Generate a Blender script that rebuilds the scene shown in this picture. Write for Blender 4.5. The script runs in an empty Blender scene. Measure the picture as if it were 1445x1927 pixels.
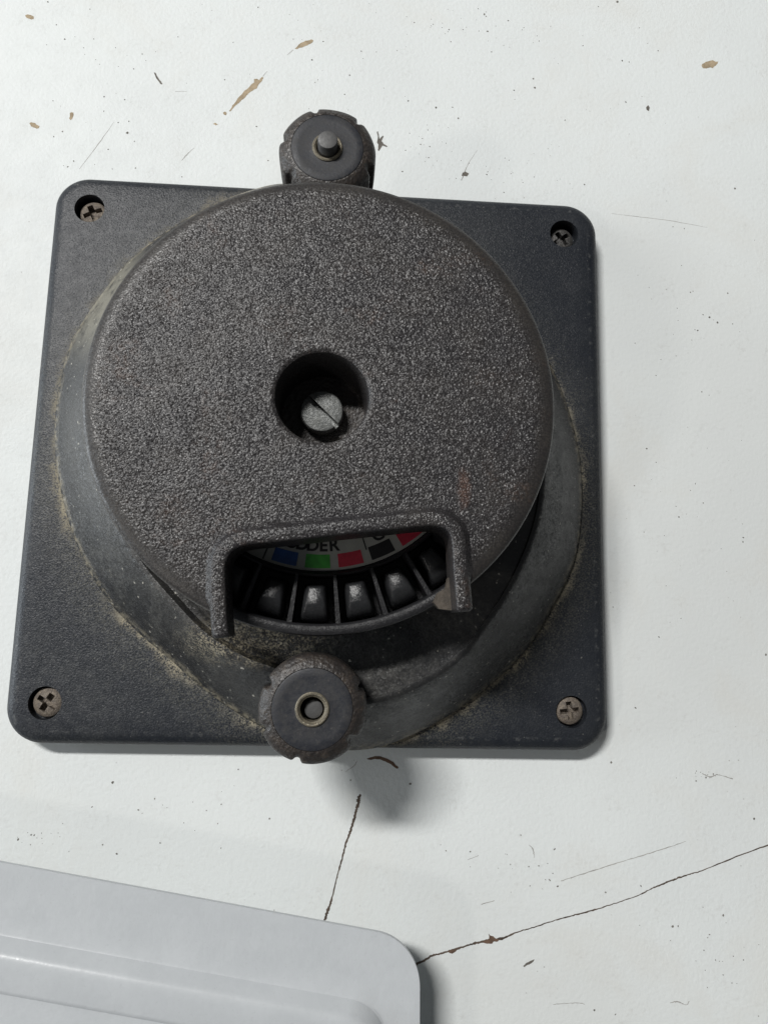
import bpy, bmesh, math, random
from mathutils import Vector, Matrix
random.seed(11)
S = 0.001            # all shapes are laid out in millimetres
ZP = 8.0             # height of the plate's top face above the table

# ---------------------------------------------------------------- camera
sc = bpy.context.scene
cam_d = bpy.data.cameras.new("camera")
cam = bpy.data.objects.new("camera", cam_d)
sc.collection.objects.link(cam)
sc.camera = cam
right = Vector((0.997914, 0.022855, 0.060374))
up = -Vector((0.031828, -0.987849, -0.152123))
back = -Vector((0.056164, 0.153728, -0.986516))
m = Matrix((right, up, back)).transposed().to_4x4()
m.translation = Vector((5.5623, -45.0479, 190.442 + ZP)) * S
cam.matrix_world = m
cam_d.sensor_fit = 'VERTICAL'
cam_d.sensor_height = 24.0
cam_d.lens = 1400.0 / 1927.0 * 24.0
cam_d.clip_start = 0.005
cam_d.clip_end = 20.0

# ---------------------------------------------------------------- world, lamps, exposure
world = bpy.data.worlds.new("World")
sc.world = world
world.use_nodes = True
bg = world.node_tree.nodes["Background"]
bg.inputs[0].default_value = (0.93, 0.97, 1.0, 1)
bg.inputs[1].default_value = 0.07

def lamp(name, loc, target, sx, sy, power, col, roll=0.0):
    d = bpy.data.lights.new(name, 'AREA')
    d.shape = 'RECTANGLE'
    d.size, d.size_y, d.energy, d.color = sx, sy, power, col
    o = bpy.data.objects.new(name, d)
    sc.collection.objects.link(o)
    o.location = loc
    z = (Vector(loc) - Vector(target)).normalized()
    x = Vector((math.cos(roll), math.sin(roll), 0))
    x = (x - z * x.dot(z)).normalized()
    y = z.cross(x)
    mm = Matrix((x, y, z)).transposed().to_4x4()
    mm.translation = Vector(loc)
    o.matrix_world = mm
    return o

lamp("ceiling_tube_light", (-0.86, 0.90, 1.72), (0, 0, 0), 0.62, 0.14, 45, (1.0, 0.985, 0.96))
lamp("ceiling_panel_light", (-1.55, -0.92, 1.55), (0, 0, 0), 0.20, 0.20, 4.8, (1.0, 0.95, 0.89))
lamp("side_window_light", (-2.5, 0.1, 0.44), (0, 0, 0.02), 1.5, 0.7, 38, (0.88, 0.95, 1.0), math.pi / 2)

vs = sc.view_settings
vs.view_transform = 'Standard'
vs.look = 'None'
vs.exposure = -0.03
vs.gamma = 1.0
vs.use_curve_mapping = False

# ---------------------------------------------------------------- outlines that several parts share
# radius of the swivel base by angle (degrees, repeats every half turn): foot line and top edge
RA = [(0, 68), (11, 66.6), (22, 65.8), (37, 65.2), (47, 64.6), (57, 64.6), (70, 67.6), (78, 70), (90, 74.2), (101, 75.9),
      (108, 75.3), (124, 73.6), (137, 72.8), (147, 71.6), (158, 71.2), (168, 69.6), (180, 68)]
RB = [(0, 53.5), (11, 52), (22, 51.8), (39, 51.8), (51, 52.3), (63, 54.2), (75, 55.8), (81, 56.4), (90, 59), (101, 63.2), (112, 63),
      (125, 61.5), (131, 59.8), (139, 58.3), (148, 57), (164, 55.4), (180, 53.5)]

def interp(tab, a):
    a = a % 180.0
    n = len(tab) - 1
    for i in range(n):
        if tab[i][0] <= a <= tab[i + 1][0]:
            def p(k):
                if k < 0: return (tab[k + n][0] - 180, tab[k + n][1])
                if k > n: return (tab[k - n][0] + 180, tab[k - n][1])
                return tab[k]
            p0, p1, p2, p3 = p(i - 1), p(i), p(i + 1), p(i + 2)
            h = p2[0] - p1[0]
            t = (a - p1[0]) / h
            m1 = (p2[1] - p0[1]) / (p2[0] - p0[0]) * h
            m2 = (p3[1] - p1[1]) / (p3[0] - p1[0]) * h
            return ((2*t**3 - 3*t*t + 1) * p1[1] + (t**3 - 2*t*t + t) * m1 + (-2*t**3 + 3*t*t) * p2[1] + (t**3 - t*t) * m2)
    return tab[0][1]

# ---------------------------------------------------------------- materials
class NT:
    def __init__(self, name):
        self.m = bpy.data.materials.new(name)
        self.m.use_nodes = True
        self.t = self.m.node_tree
        self.n = self.t.nodes
        self.b = self.n["Principled BSDF"]
        tc = self.n.new("ShaderNodeTexCoord")
        mp = self.n.new("ShaderNodeMapping")
        mp.inputs["Scale"].default_value = (1000, 1000, 1000)
        self.l(tc.outputs["Object"], mp.inputs["Vector"])
        self.co = mp.outputs["Vector"]          # object space in millimetres
    def l(self, a, b): self.t.links.new(a, b)
    def put(self, sock, v):
        if hasattr(v, "is_output"): self.l(v, sock)
        else: sock.default_value = v
    def math(self, op, a, b=0.0, c=None, clamp=False):
        n = self.n.new("ShaderNodeMath"); n.operation = op; n.use_clamp = clamp
        self.put(n.inputs[0], a); self.put(n.inputs[1], b)
        if c is not None: self.put(n.inputs[2], c)
        return n.outputs[0]
    def sep(self):
        n = self.n.new("ShaderNodeSeparateXYZ"); self.l(self.co, n.inputs[0]); return n.outputs
    def noise(self, scale, detail=3.0, rough=0.55, dist=0.0, vec=None):
        n = self.n.new("ShaderNodeTexNoise")
        self.put(n.inputs["Vector"], vec or self.co)
        n.inputs["Scale"].default_value = scale; n.inputs["Detail"].default_value = detail
        n.inputs["Roughness"].default_value = rough; n.inputs["Distortion"].default_value = dist
        return n.outputs["Fac"]
    def vor(self, scale, feature='F1'):
        n = self.n.new("ShaderNodeTexVoronoi"); n.feature = feature
        self.l(self.co, n.inputs["Vector"]); n.inputs["Scale"].default_value = scale
        return n.outputs["Distance"]
    def ramp(self, v, lo, hi, a=0.0, b=1.0):
        n = self.n.new("ShaderNodeMapRange"); n.interpolation_type = 'SMOOTHSTEP'
        self.put(n.inputs[0], v)
        for i, x in enumerate((lo, hi, a, b)): self.put(n.inputs[i + 1], x)
        return n.outputs[0]
    def mix(self, f, a, b):
        n = self.n.new("ShaderNodeMix"); n.data_type = 'RGBA'
        self.put(n.inputs[0], f)
        for s, v in ((n.inputs[6], a), (n.inputs[7], b)):
            if isinstance(v, tuple): s.default_value = v + (1,) if len(v) == 3 else v
            else: self.l(v, s)
        return n.outputs[2]
    def bump(self, h, strength, dist, prev=None):
        n = self.n.new("ShaderNodeBump")
        self.put(n.inputs["Strength"], strength); n.inputs["Distance"].default_value = dist
        self.l(h, n.inputs["Height"])
        if prev: self.l(prev, n.inputs["Normal"])
        return n.outputs[0]
    def facets(self, scale, amount, prev):
        """tiny glossy grains, each tilted its own way"""
        v = self.n.new("ShaderNodeTexVoronoi"); self.l(self.co, v.inputs["Vector"]); v.inputs["Scale"].default_value = scale
        a = self.n.new("ShaderNodeVectorMath"); a.operation = 'SUBTRACT'; self.l(v.outputs["Color"], a.inputs[0]); a.inputs[1].default_value = (0.5, 0.5, 0.5)
        b = self.n.new("ShaderNodeVectorMath"); b.operation = 'SCALE'; self.l(a.outputs[0], b.inputs[0]); self.put(b.inputs["Scale"], amount)
        c = self.n.new("ShaderNodeVectorMath"); c.operation = 'ADD'; self.l(b.outputs[0], c.inputs[0]); self.l(prev, c.inputs[1])
        d = self.n.new("ShaderNodeVectorMath"); d.operation = 'NORMALIZE'; self.l(c.outputs[0], d.inputs[0])
        return d.outputs[0]
    def out(self, col=None, rough=None, normal=None, metal=None, spec=None):
        b = self.b
        if col is not None: self.put(b.inputs["Base Color"], col if hasattr(col, "is_output") else col + (1,))
        if rough is not None: self.put(b.inputs["Roughness"], rough)
        if normal is not None: self.l(normal, b.inputs["Normal"])
        if metal is not None: self.put(b.inputs["Metallic"], metal)
        if spec is not None: self.put(b.inputs["Specular IOR Level"], spec)
        return self.m

def foot_distance(k):
    """signed distance in mm (outwards positive) from the foot line of the swivel base"""
    s = k.sep()
    a = k.math('ARCTAN2', s[1], s[0])
    a = k.math('DIVIDE', k.math('ADD', a, math.pi), math.pi)
    a = k.math('FRACT', a)
    fc = k.n.new("ShaderNodeFloatCurve")
    c = fc.mapping.curves[0]
    pts = [(t, (interp(RA, t * 180.0) - 60) / 20.0) for t in [i / 18 for i in range(19)]]
    c.points[0].location = pts[0]; c.points[1].location = pts[-1]
    for p in pts[1:-1]: c.points.new(*p)
    fc.mapping.update()
    k.l(a, fc.inputs["Value"])
    ra = k.math('MULTIPLY_ADD', fc.outputs[0], 20.0, 60.0)
    r = k.math('SQRT', k.math('ADD', k.math('MULTIPLY', s[0], s[0]), k.math('MULTIPLY', s[1], s[1])))
    return k.math('SUBTRACT', r, ra), s, r

DUST = (0.42, 0.37, 0.265)

def mat_plate():
    k = NT("black_moulded_plastic")
    d, s, r = foot_distance(k)
    big = k.noise(0.045, 4, 0.6)
    mid = k.noise(0.35, 4, 0.65)
    fine = k.noise(2.4, 3, 0.7)
    col = k.mix(k.ramp(big, 0.35, 0.7), (0.014, 0.017, 0.023), (0.022, 0.025, 0.030))
    # a film of grey dust, thin over the lower left, and yellow grit along the foot of the base
    film = k.math('MULTIPLY', k.ramp(mid, 0.40, 0.72), k.ramp(fine, 0.40, 0.75))
    side = k.math('MULTIPLY', k.ramp(s[0], 60.0, -70.0, 0.25, 1.0), k.ramp(s[1], 60, -60, 0.5, 1.0))
    col = k.mix(k.math('MULTIPLY', k.math('MULTIPLY', film, side), 0.24), col, (0.22, 0.22, 0.20))
    wob = k.math('MULTIPLY_ADD', k.noise(0.11, 2), 7.0, -3.0)
    dd = k.math('ADD', d, wob)
    near = k.math('MULTIPLY', k.ramp(dd, 3.2, 0.2), k.ramp(d, -3.0, -0.5))
    grit = k.math('MULTIPLY', near, k.ramp(k.math('ADD', k.math('MULTIPLY', fine, 0.6), k.math('MULTIPLY', mid, 0.5)), 0.46, 0.62))
    grit = k.math('MULTIPLY', grit, k.math('MULTIPLY', k.ramp(k.noise(0.055, 1), 0.36, 0.54, 0.15, 1.0), k.ramp(s[1], 30, -15, 0.35, 1.0)))
    col = k.mix(k.math('MULTIPLY', grit, 0.85), col, DUST)
    halo = k.math('MULTIPLY', k.math('MULTIPLY', k.ramp(dd, 13.0, 0.5), k.ramp(fine, 0.42, 0.70)), k.ramp(s[1], 45, -20, 0.4, 1.0))
    col = k.mix(k.math('MULTIPLY', halo, 0.32), col, (0.24, 0.23, 0.18))
    # rubbed edge line
    edge = k.math('MAXIMUM', k.math('ABSOLUTE', s[0]), k.math('ABSOLUTE', s[1]))
    line = k.math('MULTIPLY', k.ramp(k.math('ABSOLUTE', k.math('SUBTRACT', edge, 71.9)), 0.8, 0.1), k.ramp(k.noise(0.5, 3, 0.7), 0.50, 0.70))
    col = k.mix(k.math('MULTIPLY', line, 0.22), col, (0.26, 0.26, 0.25))
    # a few pale scuffs
    spk = k.ramp(k.noise(1.1, 1, 0.4), 0.745, 0.79)
    col = k.mix(k.math('MULTIPLY', spk, 0.22), col, (0.40, 0.39, 0.35))
    h = k.math('ADD', k.noise(2.6, 2, 0.6), k.math('MULTIPLY', k.vor(2.4), 0.5))
    nb = k.facets(2.6, 0.15, k.bump(h, 0.55, 0.00014))
    ro = k.ramp(k.math('ADD', k.math('MULTIPLY', mid, 0.5), k.math('MULTIPLY', grit, 0.6)), 0.1, 0.8, 0.42, 0.72)
    return k.out(col, ro, nb, spec=0.38)

def mat_base():
    k = NT("black_swivel_plastic")
    d, s, r = foot_distance(k)
    mid = k.noise(0.28, 4, 0.65)
    fine = k.noise(2.0, 4, 0.7)
    col = k.mix(k.ramp(k.noise(0.05, 3), 0.35, 0.65), (0.019, 0.0195, 0.021), (0.031, 0.0305, 0.030))
    foot = k.math('MULTIPLY', k.ramp(d, -2.2, 0.0), k.ramp(k.noise(0.5, 4, 0.7), 0.40, 0.62))
    col = k.mix(k.math('MULTIPLY', foot, 0.5), col, DUST)
    # tan dust that settled in the trough under the window and on the upper left shoulder
    dx = k.math('DIVIDE', k.math('ADD', s[0], 14.0), 18.0); dy = k.math('DIVIDE', k.math('ADD', s[1], 48.8), 6.0)
    spot = k.ramp(k.math('SQRT', k.math('ADD', k.math('MULTIPLY', dx, dx), k.math('MULTIPLY', dy, dy))), 1.25, 0.2)
    tr = k.math('MULTIPLY', spot, k.ramp(k.math('ADD', k.math('MULTIPLY', fine, 0.7), k.math('MULTIPLY', mid, 0.35)), 0.50, 0.60))
    col = k.mix(k.math('MULTIPLY', tr, 0.95), col, DUST)
    dx = k.math('DIVIDE', k.math('ADD', s[0], 57.0), 13.0); dy = k.math('DIVIDE', k.math('SUBTRACT', s[1], 38.0), 20.0)
    spot2 = k.ramp(k.math('SQRT', k.math('ADD', k.math('MULTIPLY', dx, dx), k.math('MULTIPLY', dy, dy))), 1.2, 0.3)
    col = k.mix(k.math('MULTIPLY', k.math('MULTIPLY', spot2, k.ramp(mid, 0.25, 0.52)), 0.55), col, (0.30, 0.285, 0.23))
    haze = k.math('MULTIPLY', k.ramp(mid, 0.42, 0.7), k.ramp(fine, 0.4, 0.7))
    col = k.mix(k.math('MULTIPLY', haze, 0.11), col, (0.24, 0.235, 0.21))
    # chalky smears wiped over the slope, mostly towards the bottom
    sm_ = k.math('MULTIPLY', k.ramp(k.noise(0.09, 5, 0.7, 0.8), 0.44, 0.66), k.ramp(k.noise(0.9, 4, 0.75), 0.36, 0.66))
    sm_ = k.math('MULTIPLY', sm_, k.ramp(s[1], 15, -40, 0.15, 1.0))
    col = k.mix(k.math('MULTIPLY', sm_, 0.20), col, (0.27, 0.265, 0.24))
    spk = k.ramp(k.noise(0.9, 1, 0.4), 0.735, 0.78)
    col = k.mix(k.math('MULTIPLY', spk, 0.7), col, (0.5, 0.48, 0.42))
    nb = k.bump(k.math('ADD', k.noise(1.4, 3, 0.65), k.math('MULTIPLY', k.noise(4.0, 2), 0.3)), 0.40, 0.00025)
    nb = k.facets(2.2, 0.20, nb)
    return k.out(col, k.ramp(mid, 0.3, 0.7, 0.34, 0.50), nb, spec=0.65)

def mat_cover(name="grained_cover_plastic", rim=True):
    k = NT(name)
    s = k.sep()
    mid = k.noise(0.10, 4, 0.6)
    col = k.mix(k.ramp(mid, 0.35, 0.68), (0.026, 0.0242, 0.026), (0.039, 0.0350, 0.0335))
    rust = k.math('MULTIPLY', k.ramp(k.noise(0.075, 4, 0.7, 0.6), 0.55, 0.70), k.ramp(k.noise(0.8, 3), 0.35, 0.65))
    col = k.mix(k.math('MULTIPLY', rust, 0.6), col, (0.075, 0.045, 0.032))
    # one rusty smear above the right corner of the window
    dx = k.math('DIVIDE', k.math('SUBTRACT', s[0], 30.3), 1.5); dy = k.math('DIVIDE', k.math('ADD', s[1], 16.5), 4.6)
    sm = k.ramp(k.math('ADD', k.math('SQRT', k.math('ADD', k.math('MULTIPLY', dx, dx), k.math('MULTIPLY', dy, dy))), k.noise(0.9, 3)), 1.7, 0.9)
    col = k.mix(k.math('MULTIPLY', sm, 0.6), col, (0.11, 0.055, 0.036))
    if rim:
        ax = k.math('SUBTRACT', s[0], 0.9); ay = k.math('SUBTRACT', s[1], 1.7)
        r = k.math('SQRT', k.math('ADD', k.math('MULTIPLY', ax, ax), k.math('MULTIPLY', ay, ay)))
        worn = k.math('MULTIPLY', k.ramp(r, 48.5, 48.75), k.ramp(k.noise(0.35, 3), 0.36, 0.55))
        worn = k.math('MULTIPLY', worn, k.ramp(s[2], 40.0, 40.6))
        col = k.mix(k.math('MULTIPLY', worn, k.ramp(s[0], -40, 10, 0.15, 0.7)), col, (0.25, 0.24, 0.22))  # pale rim wear, faded leftwards to paint in the shade on that side
        film = k.math('MULTIPLY', k.ramp(r, 43.5, 47.0), 0.22)
        col = k.mix(film, col, (0.075, 0.068, 0.055))
    g1 = k.vor(2.2); g2 = k.noise(5.5, 2, 0.6)
    h = k.math('ADD', k.math('MULTIPLY', g1, -1.0), k.math('MULTIPLY', g2, 0.25))
    st = 1.0
    if rim: st = k.ramp(r, 44.8, 47.6, 1.0, 0.30)
    nb = k.bump(h, st, 0.00010)
    worn_f = k.ramp(k.noise(0.13, 4, 0.65), 0.36, 0.62, 0.34, 0.52)      # handled patches are rubbed smoother
    nb = k.facets(3.1, k.math('MULTIPLY', st, worn_f), nb)
    ro = k.ramp(k.noise(3.0, 2), 0.3, 0.7, 0.33, 0.50)
    col = k.mix(k.ramp(g1, 0.25, 0.75, 0.0, 0.55), col, (0.018, 0.017, 0.018))
    return k.out(col, ro, nb, spec=0.52)

def mat_knob():
    k = NT("worn_black_knob_plastic")
    mid = k.noise(0.45, 4, 0.7)
    fine = k.noise(2.2, 3, 0.7)
    col = k.mix(k.ramp(mid, 0.35, 0.7), (0.024, 0.021, 0.020), (0.040, 0.032, 0.027))
    col = k.mix(k.math('MULTIPLY', k.ramp(k.math('ADD', k.math('MULTIPLY', mid, .6), k.math('MULTIPLY', fine, .5)), 0.58, 0.74), 0.30), col, (0.17, 0.14, 0.11))
    nb = k.bump(k.math('ADD', k.noise(0.9, 4, 0.65), k.math('MULTIPLY', k.vor(1.3), .5)), 0.6, 0.0004)
    return k.out(col, k.ramp(fine, 0.3, 0.7, 0.34, 0.55), nb, spec=0.55)

def mat_knob_face():
    k = NT("rubbed_knob_face_plastic")
    mid = k.noise(0.5, 4, 0.7)
    col = k.mix(k.ramp(mid, 0.35, 0.7), (0.020, 0.022, 0.028), (0.036, 0.036, 0.038))
    col = k.mix(k.math('MULTIPLY', k.ramp(k.noise(1.7, 4, 0.75), 0.58, 0.74), 0.28), col, (0.20, 0.185, 0.165))
    nb = k.bump(k.noise(1.6, 5, 0.7), 0.25, 0.0002)
    return k.out(col, k.ramp(mid, 0.3, 0.7, 0.44, 0.62), nb, spec=0.38)

def mat_metal(name, c1, c2, metal=0.6, rough=(0.38, 0.65), sc_=0.9, bump=0.5, dirt=(0.05, 0.04, 0.03), dlo=0.5, dhi=0.68):
    k = NT(name)
    a = k.noise(sc_, 4, 0.7)
    b = k.noise(sc_ * 2.3, 3, 0.7)
    col = k.mix(k.ramp(a, 0.35, 0.66), c1, c2)
    dm = k.ramp(b, dlo, dhi)
    col = k.mix(dm, col, dirt)
    mt = k.math('MULTIPLY', k.ramp(b, dlo, dhi, 1.0, 0.1), metal)
    nb = k.bump(k.noise(sc_ * 2.0, 4, 0.7), bump, 0.0003)
    return k.out(col, k.ramp(a, 0.3, 0.7, *rough), nb, metal=mt)

def mat_plain(name, c, rough=0.5, grain=2.0, bump=0.2, var=0.25, spec=0.5, fac=0.0):
    k = NT(name)
    a = k.noise(grain * 0.3, 4, 0.65)
    col = k.mix(k.ramp(a, 0.35, 0.68), c, tuple(x * (1 - var) for x in c))
    nb = k.bump(k.noise(grain, 3), bump, 0.0002)
    if fac: nb = k.facets(2.6, fac, nb)
    return k.out(col, rough, nb, spec=spec)

def mat_table():
    k = NT("white_painted_board")
    a = k.noise(0.012, 3, 0.6)
    b = k.noise(0.12, 5, 0.7)
    c = k.noise(0.75, 4, 0.7)
    col = k.mix(k.ramp(a, 0.35, 0.68), (0.750, 0.782, 0.778), (0.712, 0.742, 0.740))
    col = k.mix(k.math('MULTIPLY', k.math('MULTIPLY', k.ramp(b, 0.46, 0.70), k.ramp(c, 0.46, 0.66)), 0.30), col, (0.52, 0.52, 0.50))
    col = k.mix(k.math('MULTIPLY', k.ramp(k.noise(0.02, 5, 0.7, 0.5), 0.48, 0.70), 0.35), col, (0.69, 0.685, 0.645))
    # pepper of tiny dirt points
    p = k.math('MULTIPLY', k.ramp(k.vor(0.33), 0.085, 0.04), k.ramp(k.noise(0.05, 3), 0.50, 0.66))
    col = k.mix(k.math('MULTIPLY', p, 0.55), col, (0.28, 0.27, 0.25))
    nb = k.bump(k.noise(0.9, 3, 0.6), 0.22, 0.0004)
    nb = k.bump(k.noise(3.0, 2), 0.10, 0.0001, nb)
    return k.out(col, k.ramp(b, 0.3, 0.7, 0.50, 0.62), nb, spec=0.25)

def mat_tray():
    k = NT("pale_grey_satin_lacquer")
    b = k.noise(0.10, 5, 0.7)
    c = k.noise(0.9, 4, 0.7)
    col = k.mix(k.ramp(b, 0.35, 0.68), (0.535, 0.56, 0.58), (0.505, 0.53, 0.55))
    col = k.mix(k.math('MULTIPLY', k.ramp(c, 0.60, 0.72), 0.25), col, (0.38, 0.39, 0.39))
    nb = k.bump(k.noise(0.7, 4), 0.12, 0.0004)
    return k.out(col, k.ramp(c, 0.3, 0.7, 0.27, 0.37), nb, spec=0.5)

M = dict(plate=mat_plate(), base=mat_base(), cover=mat_cover(), frame=mat_cover("grained_frame_plastic", False), knob=mat_knob(), face=mat_knob_face(),
         wheel=mat_plain("black_wheel_plastic", (0.020, 0.020, 0.022), 0.40, 3.0, 0.5, 0.2, 0.32, 0.12),
         block=mat_plain("glossy_black_plastic", (0.026, 0.027, 0.029), 0.27, 3.4, 0.4, 0.2, 0.42, 0.12),
         insert=mat_metal("dull_brass", (0.21, 0.185, 0.135), (0.14, 0.125, 0.095), 0.35, dirt=(0.06, 0.055, 0.045)),
         stud=mat_metal("grey_steel", (0.105, 0.105, 0.105), (0.07, 0.07, 0.07), 0.3, sc_=0.5, bump=0.12, dirt=(0.07, 0.068, 0.065), dlo=0.6, dhi=0.75),
         slot_screw=mat_metal("zinc_steel", (0.20, 0.207, 0.203), (0.12, 0.125, 0.12), 0.35, (0.34, 0.5), 0.8, 0.5, (0.09, 0.085, 0.07), 0.60, 0.75),
         rust_screw=mat_metal("corroded_screw_steel", (0.23, 0.195, 0.155), (0.14, 0.12, 0.105), 0.3, (0.5, 0.75), 1.0, 0.9, (0.085, 0.06, 0.045), 0.54, 0.70),
         dark_screw=mat_metal("grimy_screw_steel", (0.11, 0.107, 0.105), (0.06, 0.058, 0.056), 0.45, (0.35, 0.6), 1.0, 0.9, (0.04, 0.035, 0.03), 0.52, 0.7),
         label=mat_plain("printed_card_white", (0.36, 0.365, 0.34), 0.5, 1.0, 0.05, 0.12),
         ink=mat_plain("black_ink", (0.012, 0.012, 0.013), 0.5), blue=mat_plain("blue_ink", (0.02, 0.075, 0.26), 0.45),
         green=mat_plain("green_ink", (0.06, 0.36, 0.055), 0.45), red=mat_plain("red_ink", (0.50, 0.03, 0.06), 0.45),
         web=mat_plain('rusty_brown_grime', (0.085, 0.07, 0.055), 0.7, 1.6, 0.6, 0.4), table=mat_table(), tray=mat_tray(),
         tan=mat_plain("bare_board_tan", (0.44, 0.35, 0.235), 0.8, 1.2, 0.6, 0.35), brown=mat_plain("bare_board_brown", (0.16, 0.10, 0.068), 0.85, 1.2, 0.6, 0.4),
         chipgrey=mat_plain("grey_scuff", (0.17, 0.155, 0.135), 0.85, 1.2, 0.5, 0.4), crack=mat_plain("dark_crack", (0.11, 0.08, 0.06), 0.9, 1.0, 0.5, 0.5),
         faint=mat_plain("pencil_grey_scratch", (0.42, 0.41, 0.39), 0.8, 0.8, 0.3, 0.3), speck=mat_plain("dirt_speck", (0.19, 0.18, 0.16), 0.85, 0.5, 0.3, 0.5))

# marks on the board: outlines in millimetres on the table plane
TAN=[[[-30.96,102.38],[-30.25,103.46],[-29.99,104.33],[-28.99,105.77],[-28.72,106.48],[-27.57,107.93],[-26.86,109.19],[-25.97,109.94],[-25.11,111.22],[-24.08,112.33],[-24.28,113.18],[-23.36,113.42],[-22.72,112.95],[-22.0,114.04],[-21.53,113.9],[-21.79,113.01],[-22.37,112.11],[-22.95,111.37],[-23.21,110.31],[-24.11,109.73],[-24.85,109.16],[-25.88,108.05],[-26.45,107.15],[-27.48,106.22],[-28.19,105.14],[-29.07,104.39],[-29.64,103.5],[-30.49,102.24]],[[-32.6,101.76],[-32.01,102.14],[-31.53,101.66],[-31.64,100.97],[-32.26,101.1]],[[-35.29,98.0],[-34.55,98.39],[-33.75,97.77],[-34.5,97.55]],[[-12.77,124.01],[-12.17,124.76],[-11.73,125.51],[-10.82,126.28],[-9.9,126.89],[-8.96,127.13],[-8.03,127.56],[-7.38,127.08],[-7.68,126.52],[-8.44,125.93],[-9.52,125.32],[-10.44,124.72],[-11.53,124.46],[-12.13,123.88]],[[111.05,127.44],[111.42,128.19],[112.29,128.8],[113.48,129.25],[114.68,129.71],[115.49,129.22],[116.5,129.29],[115.96,128.34],[115.42,127.76],[114.55,126.96],[113.72,127.08],[112.52,126.63],[111.52,126.74]],[[-91.22,128.91],[-90.67,129.48],[-89.75,129.38],[-88.8,128.93],[-88.72,128.06],[-89.3,127.84],[-89.93,128.14],[-90.7,128.26]],[[-86.8,94.7],[-86.39,95.06],[-85.49,94.96],[-84.7,94.34],[-83.93,94.06],[-84.02,93.39],[-84.74,93.17],[-85.5,93.45],[-86.27,93.74]],[[-75.87,98.63],[-75.45,98.99],[-74.84,98.87],[-74.77,98.03],[-75.0,97.17],[-75.39,96.48],[-75.87,96.95],[-75.8,97.79]]]
GREY=[[[-53.18,113.35],[-52.71,113.21],[-52.19,112.21],[-51.51,111.23],[-50.84,110.42],[-50.48,109.58],[-51.1,109.71],[-51.78,110.69],[-52.46,111.68]],[[12.17,98.62],[12.48,98.82],[12.83,97.3],[13.01,96.28],[13.91,97.54],[14.23,97.22],[13.64,95.81],[14.29,94.83],[15.39,94.22],[15.09,93.86],[13.99,94.3],[12.94,92.53],[12.62,92.68],[12.74,94.56],[12.25,95.21],[12.52,96.93]],[[93.23,112.15],[93.92,112.9],[94.38,112.05],[94.02,110.96],[93.37,111.27]],[[37.54,87.13],[38.48,87.53],[39.43,86.91],[38.81,86.03],[37.24,86.1]],[[54.24,-127.71],[54.78,-127.23],[55.32,-126.86],[56.13,-126.49],[57.08,-126.12],[56.8,-126.74],[55.99,-127.23],[55.04,-127.59],[54.5,-127.96]]]
BROWN=[[[13.89,-78.41],[14.83,-78.0],[15.92,-77.72],[17.15,-77.71],[18.25,-77.96],[19.5,-78.47],[20.75,-79.11],[21.17,-79.63],[22.14,-80.41],[21.88,-80.8],[20.91,-80.29],[20.07,-79.64],[18.69,-79.0],[17.31,-78.49],[16.07,-78.38],[14.99,-78.66]],[[44.04,-121.92],[44.71,-121.67],[45.65,-121.3],[45.51,-120.18],[46.05,-120.68],[46.73,-120.8],[47.26,-121.3],[48.21,-121.55],[47.8,-122.04],[46.73,-122.04],[46.32,-122.53],[45.11,-122.53],[44.31,-122.29]],[[35.23,-124.25],[36.02,-123.88],[36.96,-123.88],[37.49,-124.0],[36.96,-124.49],[36.3,-124.86],[35.63,-124.61]]]
CRACKS=[[[[12.49,-87.16],[12.11,-88.2],[12.01,-89.36],[11.4,-91.69],[10.8,-94.26],[10.06,-96.56],[9.08,-99.37],[8.37,-102.53],[7.54,-105.68],[6.72,-109.19],[5.8,-113.17],[5.19,-114.65],[4.72,-116.26],[4.23,-117.49]],[0.56,0.84,0.7,0.56,0.63,0.56,0.45,0.42,0.34,0.31,0.49,0.7,0.63,0.56]],[[[26.52,-127.65],[28.35,-126.8],[29.8,-126.2],[31.25,-125.34],[33.64,-124.73],[36.03,-124.12],[40.29,-122.9],[43.64,-122.04],[48.34,-121.42],[52.39,-119.94],[56.46,-118.82],[61.91,-117.19],[67.39,-115.8]],[0.56,0.56,0.5,0.45,0.39,0.56,0.42,0.56,0.56,0.31,0.25,0.25,0.31]],[[[67.39,-115.8],[72.21,-114.66],[77.05,-113.27],[84.03,-111.09],[88.26,-109.17],[92.5,-107.62],[96.75,-106.19],[101.02,-105.01],[110.37,-101.59],[119.8,-98.4]],[0.31,0.31,0.21,0.22,0.34,0.42,0.31,0.25,0.28,0.31]]]
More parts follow.
